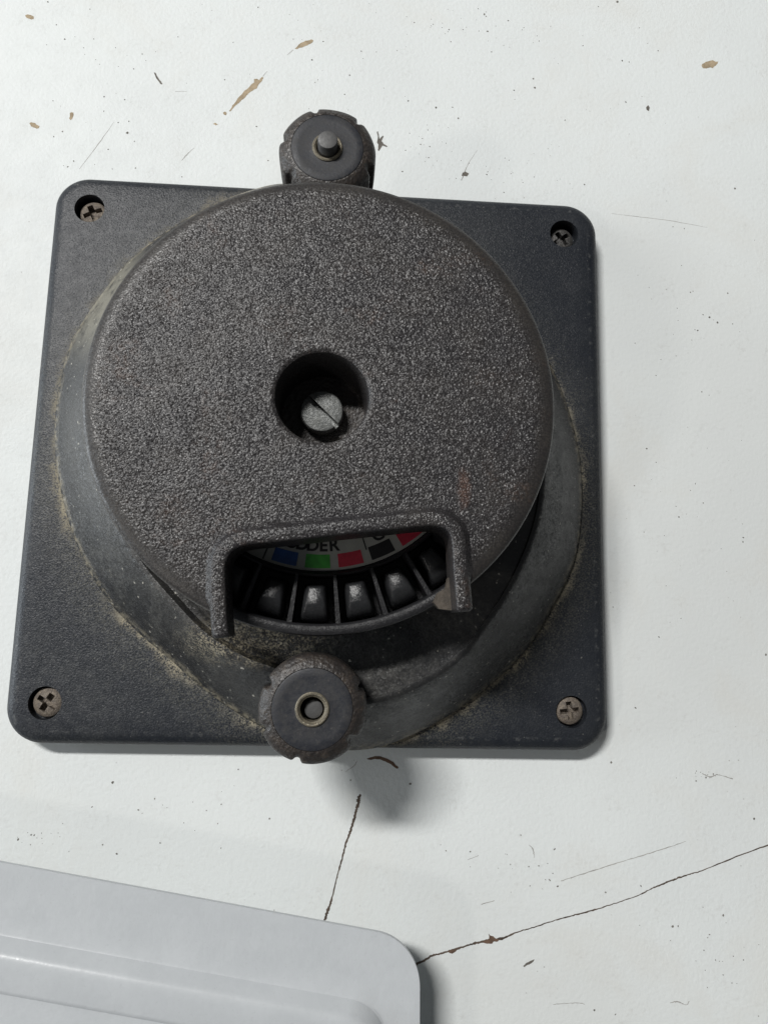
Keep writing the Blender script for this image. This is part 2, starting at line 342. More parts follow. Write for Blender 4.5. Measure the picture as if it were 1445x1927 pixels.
FAINT=[[[[64.08,-107.72],[73.1,-105.01],[81.49,-102.53],[89.96,-100.15],[97.09,-97.9]],[0.14,0.21,0.17,0.21,0.08]],[[[43.61,-113.34],[46.99,-112.45]],[0.17,0.14]],[[[42.9,-101.71],[40.18,-102.74]],[0.11,0.11]],[[[-43.47,85.71],[-42.1,87.8],[-40.13,90.1]],[0.08,0.22,0.08]],[[[-71.74,81.44],[-67.2,89.34],[-63.3,96.62]],[0.07,0.17,0.07]],[[[37.25,84.58],[39.1,89.78],[41.91,94.75]],[0.28,0.14,0.07]],[[[55.92,-99.07],[56.88,-100.09],[57.27,-102.14]],[0.11,0.25,0.11]],[[[61.67,-136.52],[67.72,-136.19],[69.73,-136.56]],[0.11,0.14,0.11]],[[[8.53,-81.62],[10.53,-80.28],[11.45,-78.96]],[0.11,0.2,0.11]],[[[-15.02,121.73],[-13.22,123.63]],[0.1,0.21]],[[[-21.7,114.24],[-20.54,116.06]],[0.21,0.08]],[[[81.72,76.79],[97.68,75.69],[110.49,74.07]],[0.07,0.14,0.07]],[[[91.43,-136.3],[93.49,-136.06],[95.51,-136.81],[96.37,-135.96]],[0.17,0.28,0.14,0.22]],[[[102.07,-80.92],[104.19,-81.83],[106.37,-81.27],[110.35,-82.3]],[0.14,0.28,0.14,0.21]],[[[-46.7,107.62],[-43.36,107.85]],[0.08,0.11]]]
SPECKS=[[-85.2,134.0,0.28],[-82.1,126.7,0.22],[-73.0,132.6,0.22],[-79.3,122.2,0.28],[-64.7,120.5,0.21],[-59.0,114.0,0.28],[-56.9,119.0,0.21],[-73.7,119.8,0.21],[-80.9,102.2,0.22],[-77.4,92.7,0.25],[-79.7,91.0,0.25],[-66.4,99.9,0.28],[-59.1,97.2,0.28],[-59.3,93.5,0.42],[-75.0,81.9,0.34],[-32.7,112.4,0.22],[-25.6,114.7,0.14],[-22.8,98.0,0.28],[-7.6,120.7,0.28],[-4.5,127.1,0.25],[-18.9,87.4,0.25],[-43.0,80.8,0.22],[43.9,140.0,0.48],[51.2,138.4,0.28],[44.9,134.3,0.34],[55.5,135.6,0.22],[85.3,147.7,0.45],[86.3,127.4,0.31],[21.2,109.3,0.25],[29.5,107.7,0.34],[34.4,108.1,0.28],[36.2,104.6,0.34],[68.3,106.2,0.28],[87.0,113.5,0.34],[58.8,119.3,0.31],[59.2,116.3,0.36],[52.9,115.0,0.25],[19.9,86.4,0.28],[49.8,81.6,0.28],[119.6,87.1,0.34],[73.8,85.6,0.28],[109.9,46.0,0.36],[112.2,44.5,0.39],[106.2,41.8,0.28],[104.5,53.4,0.25],[87.6,37.1,0.22],[90.0,6.2,0.28],[116.6,-18.1,0.34],[116.4,-19.3,0.28],[121.2,-49.9,0.42],[84.7,-64.5,0.31],[77.8,-78.5,0.36],[25.2,-84.4,0.34],[9.9,-83.7,0.22],[34.6,-100.6,0.25],[40.8,-100.8,0.25],[62.5,-100.1,0.36],[61.2,-107.5,0.36],[63.2,-109.0,0.31],[75.6,-110.4,0.25],[84.8,-108.8,0.31],[115.6,-92.2,0.31],[72.1,-137.9,0.28],[77.4,-138.9,0.25],[92.8,-118.5,0.34],[94.2,-118.4,0.28],[106.1,-115.8,0.31],[-49.6,-84.9,0.36],[-39.0,-88.7,0.28],[-10.2,-93.2,0.25],[-18.6,-81.4,0.22],[-50.9,-99.7,0.22],[-36.9,-99.2,0.22],[-21.9,-100.3,0.22],[-47.3,-101.8,0.28],[-67.6,-97.6,0.31],[-71.4,-98.6,0.42],[-23.0,-94.5,0.2],[31.0,134.5,0.15],[28.3,135.4,0.11],[20.5,131.4,0.11],[32.0,132.5,0.14],[32.7,140.9,0.14],[33.7,129.9,0.24],[34.2,140.6,0.13],[33.1,134.0,0.24],[41.4,137.9,0.14],[37.4,134.3,0.24],[27.5,134.2,0.13],[28.3,135.4,0.18],[31.1,136.0,0.14],[20.2,137.4,0.18],[32.8,133.2,0.14],[27.7,134.8,0.14],[30.2,130.9,0.11],[38.4,135.2,0.14],[22.6,135.6,0.24],[20.2,127.2,0.13],[42.2,134.2,0.24],[27.7,137.1,0.14],[20.7,93.2,0.24],[16.9,98.5,0.11],[30.3,101.8,0.14],[27.0,101.8,0.13],[34.5,89.4,0.14],[25.1,95.4,0.24],[37.1,91.0,0.14],[25.2,106.6,0.11],[24.7,92.3,0.13],[27.2,100.2,0.18],[25.6,97.3,0.18],[28.4,91.6,0.13],[26.5,90.0,0.13],[26.2,95.3,0.11],[22.2,94.4,0.14],[32.6,96.3,0.15],[31.4,96.6,0.13],[27.8,94.9,0.24],[30.0,90.4,0.13],[21.8,98.8,0.18],[26.8,81.1,0.11],[28.4,99.0,0.15],[24.6,98.0,0.13],[26.8,91.4,0.11],[27.5,91.3,0.24],[33.2,101.4,0.15],[60.1,133.9,0.14],[58.9,131.5,0.13],[47.4,132.2,0.14],[94.4,133.9,0.18],[74.2,131.6,0.24],[42.0,141.8,0.24],[74.2,135.0,0.15],[66.4,125.0,0.13],[46.1,127.4,0.24],[51.6,129.4,0.13],[44.4,140.9,0.14],[49.8,129.9,0.15],[97.6,131.6,0.24],[56.0,136.4,0.18],[88.4,127.1,0.24],[79.3,145.5,0.24],[44.4,139.4,0.24],[45.1,131.0,0.11],[60.7,132.2,0.18],[64.3,137.5,0.15],[57.2,92.2,0.13],[55.4,85.1,0.18],[50.1,92.6,0.18],[45.0,87.9,0.24],[39.5,90.3,0.14],[44.5,89.6,0.14],[65.7,86.4,0.11],[46.0,85.5,0.11],[58.8,87.1,0.15],[55.7,80.2,0.15],[49.7,84.8,0.15],[52.4,88.0,0.18],[51.3,92.0,0.15],[35.7,85.2,0.15],[66.5,86.9,0.13],[34.3,93.7,0.15],[33.7,84.9,0.13],[44.7,87.0,0.24],[55.1,85.9,0.14],[47.2,79.5,0.11],[48.3,89.0,0.14],[51.9,87.7,0.24],[-13.4,127.2,0.18],[3.6,105.1,0.14],[3.7,116.5,0.24],[7.5,122.3,0.14],[-30.9,124.8,0.18],[-7.9,104.7,0.15],[-10.8,127.2,0.13],[2.4,110.1,0.24],[-6.4,113.4,0.18],[20.3,110.7,0.13],[-5.2,101.3,0.13],[-10.8,124.7,0.18],[6.9,124.7,0.24],[11.4,124.8,0.24],[-4.4,117.5,0.11],[-13.2,127.3,0.11],[10.9,138.0,0.11],[13.9,113.0,0.15],[-62.1,96.6,0.24],[-64.2,88.0,0.24],[-76.2,82.2,0.15],[-63.4,114.5,0.15],[-73.2,117.7,0.13],[-71.1,122.9,0.18],[-43.6,110.5,0.15],[-71.1,96.0,0.11],[-67.6,83.1,0.15],[-76.5,123.2,0.14],[-78.6,100.7,0.11],[-66.7,104.5,0.24],[-55.7,117.0,0.14],[-53.1,120.1,0.15],[-62.6,82.0,0.18],[-68.8,114.8,0.13],[-63.4,105.8,0.11],[-57.1,91.0,0.24],[-84.3,120.0,0.18],[-69.4,93.7,0.13],[-70.0,116.2,0.14],[-60.8,104.0,0.24],[-73.5,83.8,0.24],[104.3,38.8,0.15],[115.7,53.7,0.24],[107.9,39.4,0.11],[102.2,61.6,0.18],[99.0,40.3,0.14],[100.5,44.6,0.13],[108.7,22.5,0.18],[95.0,32.5,0.15],[99.5,33.8,0.15],[108.0,46.7,0.24],[118.7,42.0,0.13],[105.4,42.0,0.18],[105.3,53.8,0.18],[116.7,44.3,0.18],[106.6,23.4,0.24],[100.1,73.7,0.24],[93.4,27.7,0.18],[100.4,48.3,0.18],[105.6,-8.7,0.24],[103.6,-3.3,0.24],[110.1,-21.4,0.14],[86.2,-4.5,0.18],[91.7,-45.8,0.24],[107.5,7.0,0.11],[113.5,3.6,0.11],[92.6,2.4,0.18],[94.2,-32.0,0.14],[103.7,-12.7,0.11],[88.5,-17.4,0.18],[98.5,-12.9,0.24],[111.4,-27.6,0.13],[97.8,-9.9,0.18],[100.7,-12.0,0.13],[91.1,-2.6,0.11],[117.5,9.6,0.11],[94.2,-18.2,0.14],[98.0,-40.7,0.14],[102.1,-5.3,0.15],[93.6,-5.9,0.13],[79.3,-38.1,0.18],[105.1,-81.1,0.24],[103.1,-82.0,0.24],[101.8,-81.8,0.11],[100.4,-81.7,0.14],[100.4,-82.9,0.24],[106.1,-81.2,0.18],[104.0,-82.1,0.11],[105.7,-81.6,0.14],[101.7,-80.7,0.18],[103.6,-81.3,0.13],[100.3,-80.9,0.14],[100.6,-80.4,0.15],[103.9,-80.6,0.11],[95.1,-82.2,0.13],[-62.9,-99.6,0.11],[-58.9,-101.3,0.14],[-63.6,-97.1,0.13],[-65.7,-98.3,0.13],[-61.9,-97.0,0.13],[-68.3,-97.5,0.18],[-68.3,-99.8,0.18],[-61.0,-94.8,0.13],[-65.5,-99.5,0.11],[-61.4,-97.9,0.11],[-68.4,-97.5,0.24],[-69.2,-97.0,0.13],[-65.9,-97.1,0.18],[-71.5,-98.1,0.14],[-70.4,-99.3,0.11],[-66.9,-98.2,0.13],[100.8,-128.8,0.14],[100.7,-124.1,0.18],[101.8,-121.1,0.18],[100.9,-113.9,0.13],[108.3,-125.5,0.18],[104.6,-126.7,0.13],[101.2,-132.8,0.14],[111.2,-123.4,0.11],[115.1,-122.8,0.15],[114.1,-139.5,0.18],[98.5,-126.6,0.15],[102.3,-120.4,0.24],[106.8,-117.6,0.15],[105.4,-129.9,0.18],[92.1,-121.8,0.15],[108.9,-131.9,0.11],[107.6,-131.8,0.18],[103.6,-126.4,0.24],[110.9,-126.4,0.18],[105.4,-126.7,0.13],[51.1,-103.8,0.24],[51.2,-110.4,0.13],[53.8,-96.7,0.18],[49.8,-101.3,0.14],[56.1,-108.9,0.18],[62.0,-105.9,0.18],[60.7,-103.5,0.15],[58.4,-104.1,0.24],[33.2,-99.2,0.13],[51.6,-104.8,0.11],[48.0,-104.7,0.11],[55.8,-104.3,0.18],[60.1,-107.4,0.18],[66.8,-107.0,0.14],[59.3,-109.6,0.14],[40.8,-104.4,0.11],[-29.5,-89.4,0.15],[-26.0,-91.4,0.18],[-22.5,-86.8,0.11],[-31.4,-94.4,0.15],[-36.9,-90.2,0.13],[-19.4,-85.4,0.13],[-28.6,-96.2,0.11],[-35.8,-90.8,0.11],[-22.4,-89.9,0.18],[-42.8,-91.4,0.24],[-41.8,-92.2,0.13],[-54.2,-90.8,0.24],[42.9,8.1,0.13],[-3.8,-35.7,0.14],[62.9,-45.5,0.18],[2.1,43.7,0.11],[65.1,-74.6,0.18],[-47.0,125.4,0.18],[-34.6,-68.3,0.18],[-19.1,-37.9,0.18],[4.8,29.9,0.18],[-16.6,41.6,0.18],[-24.2,137.1,0.24],[-28.3,1.0,0.14],[84.2,-118.2,0.14],[-5.6,114.3,0.18],[4.5,-43.0,0.24],[28.2,-5.5,0.13],[28.8,89.0,0.13],[26.8,-6.4,0.14],[21.2,20.9,0.11],[75.9,109.7,0.13],[23.4,-30.0,0.24],[-13.6,-11.9,0.15],[70.7,50.4,0.18],[94.9,-41.8,0.11],[37.9,-42.9,0.15],[73.4,28.0,0.24],[52.3,9.4,0.14],[-9.0,-33.1,0.24],[48.9,-25.3,0.11],[17.6,125.7,0.15],[-21.5,-51.6,0.18],[7.2,98.9,0.11],[-43.0,-7.6,0.11],[36.4,4.7,0.13],[-63.5,-12.2,0.15],[-12.4,-71.2,0.15],[87.8,102.9,0.14],[-0.8,102.1,0.24],[-8.4,-16.5,0.18],[45.1,-40.6,0.11],[8.9,5.1,0.24],[47.4,136.3,0.18],[40.5,-50.2,0.18],[-15.3,-37.0,0.15],[-61.5,40.3,0.15],[20.9,31.0,0.24],[-27.6,-7.8,0.24],[14.3,72.8,0.14],[-8.9,-21.7,0.24],[98.5,81.8,0.14],[-61.2,118.2,0.11],[8.8,140.9,0.14],[-56.2,82.7,0.24],[-84.7,49.6,0.15],[124.7,70.8,0.14],[18.0,18.8,0.13],[18.9,66.2,0.14],[53.1,112.0,0.14],[36.7,138.1,0.11],[-58.5,-21.4,0.24],[20.0,-56.2,0.18],[83.7,-13.8,0.13],[50.2,-101.4,0.18],[25.5,74.5,0.11],[-31.0,20.7,0.14],[-48.6,63.4,0.24],[-2.9,49.6,0.14],[14.7,-2.6,0.14],[30.3,37.7,0.15],[92.0,-22.6,0.11],[-35.8,15.3,0.11],[103.5,73.3,0.24],[92.0,139.1,0.24],[64.9,71.3,0.24]]

# ---------------------------------------------------------------- mesh helpers (millimetres, plate top is z = 0)
def link(name, bm, mat, parent=None, smooth=True, sharp=40):
    bmesh.ops.recalc_face_normals(bm, faces=bm.faces)
    for v in bm.verts: v.co = Vector((v.co.x * S, v.co.y * S, (v.co.z + ZP) * S))
    me = bpy.data.meshes.new(name)
    bm.to_mesh(me); bm.free()
    me.materials.append(M[mat])
    if smooth:
        me.shade_smooth()
        me.set_sharp_from_angle(angle=math.radians(sharp))
    o = bpy.data.objects.new(name, me)
    sc.collection.objects.link(o)
    if parent is not None: o.parent = parent
    return o

def rings(bm, rs, closed=True, cap0=False, cap1=False, loop=False):
    vr = [[bm.verts.new(p) for p in r] for r in rs]
    n = len(vr[0])
    pairs = list(zip(vr, vr[1:])) + ([(vr[-1], vr[0])] if loop else [])
    for a, b in pairs:
        for i in range(n if closed else n - 1):
            j = (i + 1) % n
            bm.faces.new((a[i], a[j], b[j], b[i]))
    if cap0: bm.faces.new(list(reversed(vr[0])))
    if cap1: bm.faces.new(vr[-1])
    return vr

def lathe(prof, c=(0, 0), n=96, loop=False, cap0=False, cap1=False, bm=None):
    bm = bm or bmesh.new()
    rs = [[(c[0] + r * math.cos(2*math.pi*i/n), c[1] + r * math.sin(2*math.pi*i/n), z) for i in range(n)] for r, z in prof]
    rings(bm, rs, True, cap0, cap1, loop)
    return bm

def polar(rows, n=360, c=(0, 0), cap0=False, cap1=False, bm=None):
    """rows: functions of angle in degrees giving (r, z)"""
    bm = bm or bmesh.new()
    rs = []
    for f in rows:
        ring = []
        for i in range(n):
            a = 360.0 * i / n
            r, z = f(a)
            ring.append((c[0] + r * math.cos(math.radians(a)), c[1] + r * math.sin(math.radians(a)), z))
        rs.append(ring)
    rings(bm, rs, True, cap0, cap1)
    return bm

def prism(poly, z0, z1, bm=None):
    bm = bm or bmesh.new()
    rings(bm, [[(x, y, z0) for x, y in poly], [(x, y, z1) for x, y in poly]], True, True, True)
    return bm

def cut(o, cutters):
    for c in cutters:
        md = o.modifiers.new("cut", 'BOOLEAN')
        md.operation = 'DIFFERENCE'; md.solver = 'EXACT'; md.object = c
    dg = bpy.context.evaluated_depsgraph_get()
    me = bpy.data.meshes.new_from_object(o.evaluated_get(dg))
    o.modifiers.clear()
    old = o.data; o.data = me
    me.name = old.name
    bpy.data.meshes.remove(old)
    for c in cutters:
        d = c.data
        bpy.data.objects.remove(c)
        bpy.data.meshes.remove(d)
    me.shade_smooth(); me.set_sharp_from_angle(angle=math.radians(35))

def catmull(pts, per=8):
    out = []
    for i in range(len(pts) - 1):
        p0 = pts[max(i - 1, 0)]; p1 = pts[i]; p2 = pts[i + 1]; p3 = pts[min(i + 2, len(pts) - 1)]
        for k in range(per):
            t = k / per
            out.append(tuple(0.5 * (2*b + (c - a)*t + (2*a - 5*b + 4*c - d)*t*t + (3*b - a - 3*c + d)*t**3) for a, b, c, d in zip(p0, p1, p2, p3)))
    out.append(tuple(pts[-1]))
    return out

def normals2d(path):
    ns = []
    for i in range(len(path)):
        a = path[max(i - 1, 0)]; b = path[min(i + 1, len(path) - 1)]
        dx, dy = b[0] - a[0], b[1] - a[1]
        l = math.hypot(dx, dy) or 1
        ns.append((-dy / l, dx / l))
    return ns

def rsquare(half, rad, z, n=14):
    pts = []
    for cx, cy, a0 in ((1, 1, 0), (-1, 1, 90), (-1, -1, 180), (1, -1, 270)):
        for i in range(n + 1):
            a = math.radians(a0 + 90.0 * i / n)
            pts.append((cx * (half - rad) + rad * math.cos(a), cy * (half - rad) + rad * math.sin(a), z))
    return pts

# ---------------------------------------------------------------- the table top with its chips, cracks and specks
bm = bmesh.new()
rings(bm, [[(-420, -420, -26), (420, -420, -26), (420, 420, -26), (-420, 420, -26)], [(-420, -420, -ZP), (420, -420, -ZP), (420, 420, -ZP), (-420, 420, -ZP)]], True, True, True)
table = link("table_top", bm, 'table', smooth=False)
table["kind"] = "structure"
table["label"] = "white painted board with chipped paint and thin cracks under everything"

def flat_patch(name, poly, mat, h=0.03):
    bm = bmesh.new()
    rings(bm, [[(x, y, -ZP - 0.02) for x, y in poly], [(x, y, -ZP + h) for x, y in poly]], True, False, False)
    f = bm.faces.new([bm.verts[-len(poly) + i] for i in range(len(poly))]) if False else None
    bm.verts.ensure_lookup_table()
    n = len(poly)
    f = bm.faces.new([bm.verts[n + i] for i in range(n)])
    bmesh.ops.triangulate(bm, faces=[f])
    return link(name, bm, mat, table, smooth=False)

def roughen(poly, amp=0.09, k=3):
    out = []
    for i, p in enumerate(poly):
        q = poly[(i + 1) % len(poly)]
        for j in range(k):
            t = j / k
            a = amp if j else amp * 0.3
            out.append((p[0] + (q[0] - p[0]) * t + random.uniform(-a, a), p[1] + (q[1] - p[1]) * t + random.uniform(-a, a)))
    return out

def ribbon(bm, pts, ws, z, jit=0.25):
    path = catmull([(p[0], p[1], w) for p, w in zip(pts, ws)], 10)
    ns = normals2d(path)
    L, R = [], []
    for (x, y, w), (nx, ny) in zip(path, ns):
        w = max(w, 0.05)
        a = w / 2 * random.uniform(1 - jit, 1 + jit); b = w / 2 * random.uniform(1 - jit, 1 + jit)
        sx, sy = random.uniform(-.05, .05), random.uniform(-.05, .05)
        L.append(bm.verts.new((x + nx * a + sx, y + ny * a + sy, z)))
        R.append(bm.verts.new((x - nx * b + sx, y - ny * b + sy, z)))
    for i in range(len(L) - 1): bm.faces.new((L[i], R[i], R[i + 1], L[i + 1]))

for p in TAN: flat_patch("paint_chip", roughen(p), 'tan')
for p in GREY: flat_patch("paint_chip", roughen(p, 0.07), 'chipgrey')
for p in BROWN: flat_patch("paint_chip", roughen(p, 0.07), 'brown', 0.05)
for pts, ws in CRACKS:
    bm = bmesh.new(); ribbon(bm, pts, ws, -ZP + 0.025, 0.45)
    link("crack", bm, 'crack', table, smooth=False)
for pts, ws in FAINT:
    bm = bmesh.new(); ribbon(bm, pts, ws, -ZP + 0.015, 0.5)
    link("scratch", bm, 'faint', table, smooth=False)
bm = bmesh.new()
for x, y, r in SPECKS:
    n = 7; a0 = random.random() * 6.28; e = random.uniform(0.5, 1.0); rot = random.random() * 3.14
    vs_ = []
    for i in range(n):
        a = a0 + 2 * math.pi * i / n
        rr = r * random.uniform(0.7, 1.15)
        px, py = rr * math.cos(a), rr * e * math.sin(a)
        vs_.append(bm.verts.new((x + px * math.cos(rot) - py * math.sin(rot), y + px * math.sin(rot) + py * math.cos(rot), -ZP + 0.02)))
    bm.faces.new(vs_)
sp = link("dirt_specks", bm, 'speck', table, smooth=False)
sp["kind"] = "stuff"

# ---------------------------------------------------------------- the device
dev = bpy.data.objects.new("dial_selector", None)
sc.collection.objects.link(dev)
dev["label"] = "black plastic dial selector with round grained cover, window and two knobs on square plate"
dev["category"] = "dial"
dev.empty_display_size = 0.02

# square mounting plate, counterbored at the corners
bm = bmesh.new()
rings(bm, [rsquare(73.6, 8.0, -ZP), rsquare(74.4, 8.6, -6.2), rsquare(74.8, 9.0, -2.8), rsquare(74.5, 8.8, -1.7), rsquare(73.7, 8.2, -0.75), rsquare(72.6, 7.4, -0.2),
           rsquare(71.6, 6.8, 0.0), rsquare(68, 5, 0.04)], True, True, True)
plate = link("mounting_plate", bm, 'plate', dev)
SCREWS = [(-65, 65, 2.1, 3.7, 'rust_screw', 25, 'screw'), (65, 65, 2.6, 3.6, 'dark_screw', 35, 'screw'), (65, -65, 0.7, 3.6, 'rust_screw', 8, 'screw'), (-65, -65, 1.0, 3.65, 'rust_screw', -30, 'screw')]
cs = [link("cutter", lathe([(4.0, -d - 1.6), (4.0, 2.0)], (x, y), 48, cap0=True, cap1=True), 'plate') for x, y, d, r, mt, a, nm in SCREWS]
cut(plate, cs)
SLAB = ["corroded tan cross-head screw deep in its hole, upper left", "grimy dark cross-head screw deep in its hole, upper right",
        "dusty cross-head screw nearly flush, lower right", "corroded tan cross-head screw, lower left"]
for i, (x, y, d, r, mt, a, nm) in enumerate(SCREWS):
    ox, oy = [(0.35, -0.35), (-0.2, -0.4), (-0.35, 0.3), (0.3, 0.1)][i]
    x, y = x + ox, y + oy
    so = link("screw", lathe([(r * 0.98, -d - 1.5), (r, -d - 0.7), (r * 0.95, -d - 0.15), (r * 0.8, -d + 0.25), (r * 0.5, -d + 0.5), (r * 0.15, -d + 0.58)], (x, y), 40, cap0=True, cap1=True), mt, plate)
    cb = []
    for q in (0, 90):
        t = math.radians(a + q)
        ux, uy = math.cos(t), math.sin(t)
        L_, W_ = r * (0.62 if q else 0.7), r * (0.21 if q else 0.17)
        t += 0.09 if q else 0.0
        poly = [(x + ux * sx * L_ - uy * sy * W_, y + uy * sx * L_ + ux * sy * W_) for sx, sy in ((-1, -1), (1, -1), (1, 1), (-1, 1))]
        cb.append(link("cutter", prism(poly, -d - 1.35 - q * 0.001, -d + 2), mt))
    cut(so, cb)
    so["label"] = SLAB[i]

# swivel base
def gdepth(a):
    a = a % 180
    d = min(abs(a - 60), 180 - abs(a - 60))
    t = max(0.0, min(1.0, (48 - d) / 20.0))
    return 0.55 + 2.2 * t * t * (3 - 2 * t)
A = lambda a: interp(RA, a)
B = lambda a: interp(RB, a) - 0.65
ZB = 17.6
base = link("swivel_base", polar([
    lambda a: (A(a) - 1.6, -0.6), lambda a: (A(a) - 1.5, 0.5), lambda a: (A(a), 0.55), lambda a: (A(a) - 0.05, 1.3), lambda a: (A(a) - 0.6, 1.8),
    lambda a: (A(a) * 0.82 + B(a) * 0.18, 4.4), lambda a: (A(a) * 0.6 + B(a) * 0.4, 8.4), lambda a: (A(a) * 0.38 + B(a) * 0.62, 12.4),
    lambda a: (B(a) + 2.2, 15.6), lambda a: (B(a) + 1.0, 17.1), lambda a: (B(a) + 0.2, ZB), lambda a: (B(a) - 0.5, ZB),
    lambda a: (B(a) - 0.5 - 0.35 * gdepth(a), ZB - gdepth(a)), lambda a: (B(a) - 3.0, ZB - gdepth(a) * 1.0),
    lambda a: (B(a) - 4.6, ZB - gdepth(a) * 0.62), lambda a: (B(a) - 9.0, ZB - 0.9), lambda a: (30.0, ZB - 1.0), lambda a: (4.0, ZB - 1.0)], 360, cap0=True, cap1=True), 'base', dev, sharp=60)

AX = (0.7, 1.7)
# pillar under the wheel
link("turning_hub", lathe([(41.5, ZB - 1.6), (40.5, 18), (40.0, 20.5)], AX, 96, cap0=True, cap1=True), 'wheel', dev)

# finger wheel with grips, partitions
wheel = link("finger_wheel", lathe([(12, 20), (48.0, 20), (48.6, 20.8), (48.8, 22), (48.8, 31.3), (48.55, 31.85), (48.1, 32), (46.9, 32.0), (46.5, 31.7), (46.3, 31.0), (46.2, 21.5), (36.2, 21.5), (36.0, 28.2), (35.6, 28.6), (35.2, 28.2),
                                     (35.05, 26.5), (12, 26.5)], AX, 180, loop=True), 'wheel', dev)
PITCH = 360.0 / 28
def wedge(a, r0, r1, w0, w1, z0, z1, rnd):
    """a finger grip: a block that is narrower inwards, rounded over at its edges and outer end"""
    bm = bmesh.new()
    t = math.radians(a); ux, uy = math.cos(t), math.sin(t)
    def sect(inset, z, dr=0.0):
        pts = []
        for r, w, s in ((r0 + inset, w0, -1), (r1 - inset - dr, w1, -1), (r1 - inset - dr, w1, 1), (r0 + inset, w0, 1)):
            hw = w / 2 - inset
            pts.append((r, s * hw))
        # rounded corners
        out = []
        for i in range(4):
            p = pts[i]; pm = pts[i - 1]; pn = pts[(i + 1) % 4]
            for q, f in ((pm, 0.12), (None, 0), (pn, 0.12)):
                if q is None: out.append((p[0] * 0.94 + (pm[0] + pn[0]) * 0.03, p[1] * 0.94 + (pm[1] + pn[1]) * 0.03))
                else: out.append((p[0] + (q[0] - p[0]) * f, p[1] + (q[1] - p[1]) * f))
        return [(AX[0] + r * ux - s_ * uy, AX[1] + r * uy + s_ * ux, z) for r, s_ in out]
    rings(bm, [sect(0, z0), sect(0.1, z1 - rnd * 2.2), sect(0.35, z1 - rnd, 0.5), sect(0.8, z1 - rnd * 0.3, 1.4), sect(1.3, z1, 2.3)], True, True, True)
    return bm
for i in range(-3, 6):
    a = -90.5 + i * PITCH
    link("finger_grip", wedge(a, 37.4, 45.9, 5.0, 6.6, 21.4, 28.8, 1.5), 'block', wheel, sharp=70)
    t = math.radians(a + PITCH / 2); ux, uy = math.cos(t), math.sin(t)
    hw = 0.32
    poly = [(AX[0] + r * ux - s_ * uy, AX[1] + r * uy + s_ * ux) for r, s_ in ((35.9, -hw), (46.4, -hw - .2), (46.4, hw + .2), (35.9, hw))]
    link("partition", prism(poly, 21.4, 29.6), 'wheel', wheel)

# printed dial face
face = link("dial_face", lathe([(12.2, 26.45), (34.8, 26.45), (34.8, 26.95), (12.2, 26.95)], AX, 160, loop=True), 'label', dev)
face["label"] = "white printed dial with coloured squares and lettering seen through the window"
def sector(a0, a1, r0, r1, z):
    bm = bmesh.new()
    n = 8
    lo = [(AX[0] + r0 * math.cos(math.radians(a0 + (a1 - a0) * i / n)), AX[1] + r0 * math.sin(math.radians(a0 + (a1 - a0) * i / n)), z) for i in range(n + 1)]
    hi = [(AX[0] + r1 * math.cos(math.radians(a0 + (a1 - a0) * i / n)), AX[1] + r1 * math.sin(math.radians(a0 + (a1 - a0) * i / n)), z) for i in range(n + 1)]
    rings(bm, [lo, hi], False)
    return bm
for i, c in enumerate([None, None, None, 'blue', 'green', 'red', 'ink', 'red', 'blue']):
    if i < 3: continue
    a = -90.2 + (i - 4) * 12.55
    link("colour_square", sector(a - 4.7, a + 4.7, 31.2, 34.2, 27.0), c, face, smooth=False)
for a in (-110.4, -70.6, -150.2, -30.8):
    link("dividing_line", sector(a - 0.28, a + 0.28, 26.0, 31.6 if a > -80 else 34.6, 27.0), 'ink', face, smooth=False)
def letters(word, a_mid, r_base, size, step):
    for i, ch in enumerate(word):
        cu = bpy.data.curves.new("letter", 'FONT')
        cu.body = ch; cu.size = size * S; cu.align_x = 'CENTER'; cu.offset = 0.03 * size * S
        tmp = bpy.data.objects.new("letter_source", cu)
        sc.collection.objects.link(tmp)
        me = bpy.data.meshes.new_from_object(tmp.evaluated_get(bpy.context.evaluated_depsgraph_get()))
        bpy.data.objects.remove(tmp); bpy.data.curves.remove(cu)
        me.name = "letter"; me.materials.clear(); me.materials.append(M['ink'])
        a = a_mid + (i - (len(word) - 1) / 2) * step
        t = math.radians(a)
        o = bpy.data.objects.new("letter", me)
        sc.collection.objects.link(o)
        o.parent = face
        o.location = ((AX[0] + r_base * math.cos(t)) * S, (AX[1] + r_base * math.sin(t)) * S, (27.0 + ZP) * S)
        o.rotation_euler = (0, 0, t + math.pi / 2)
letters("UDDER", -92.6, 30.4, 3.7, 4.55)
letters("C", -64.0, 30.6, 3.7, 4.55)

# round cover: rounded rim, centre well, window cut through to the edge
cover = link("round_cover", lathe([(9.2, 27.0), (9.5, 40.9), (9.75, 41.6), (10.3, 41.95), (10.6, 42.0), (11.0, 42.0), (44.2, 42.0), (44.6, 41.99), (46.2, 41.85), (47.7, 41.45), (48.6, 41.0), (48.9, 40.5), (48.9, 34.0), (46.6, 34.0), (46.6, 39.3), (12.0, 39.3), (11.6, 27.0)], AX, 240, loop=True), 'cover', dev)
MID = [(-17.1, -47.2), (-17.7, -43.0), (-18.45, -34.5), (-18.2, -32.2), (-17.0, -29.9), (-15.0, -28.6), (-12.6, -27.9), (-5, -26.9), (6, -25.3), (15, -24.1), (21.5, -23.2), (24.6, -23.1), (27.2, -23.9), (28.8, -25.7), (29.3, -28.2), (29.6, -33), (30.1, -38.2), (30.35, -41.0)]
path = catmull(MID, 6)
poly = [(x, y) for x, y in path] + [(31.5, -62), (-16.5, -62)]
cut(cover, [link("cutter", prism(poly, 30.0, 50.0), 'cover')])
link("well_floor", lathe([(3.0, 26.6), (9.4, 26.6), (9.4, 27.4), (3.0, 27.4)], AX, 64, loop=True), 'knob', cover)
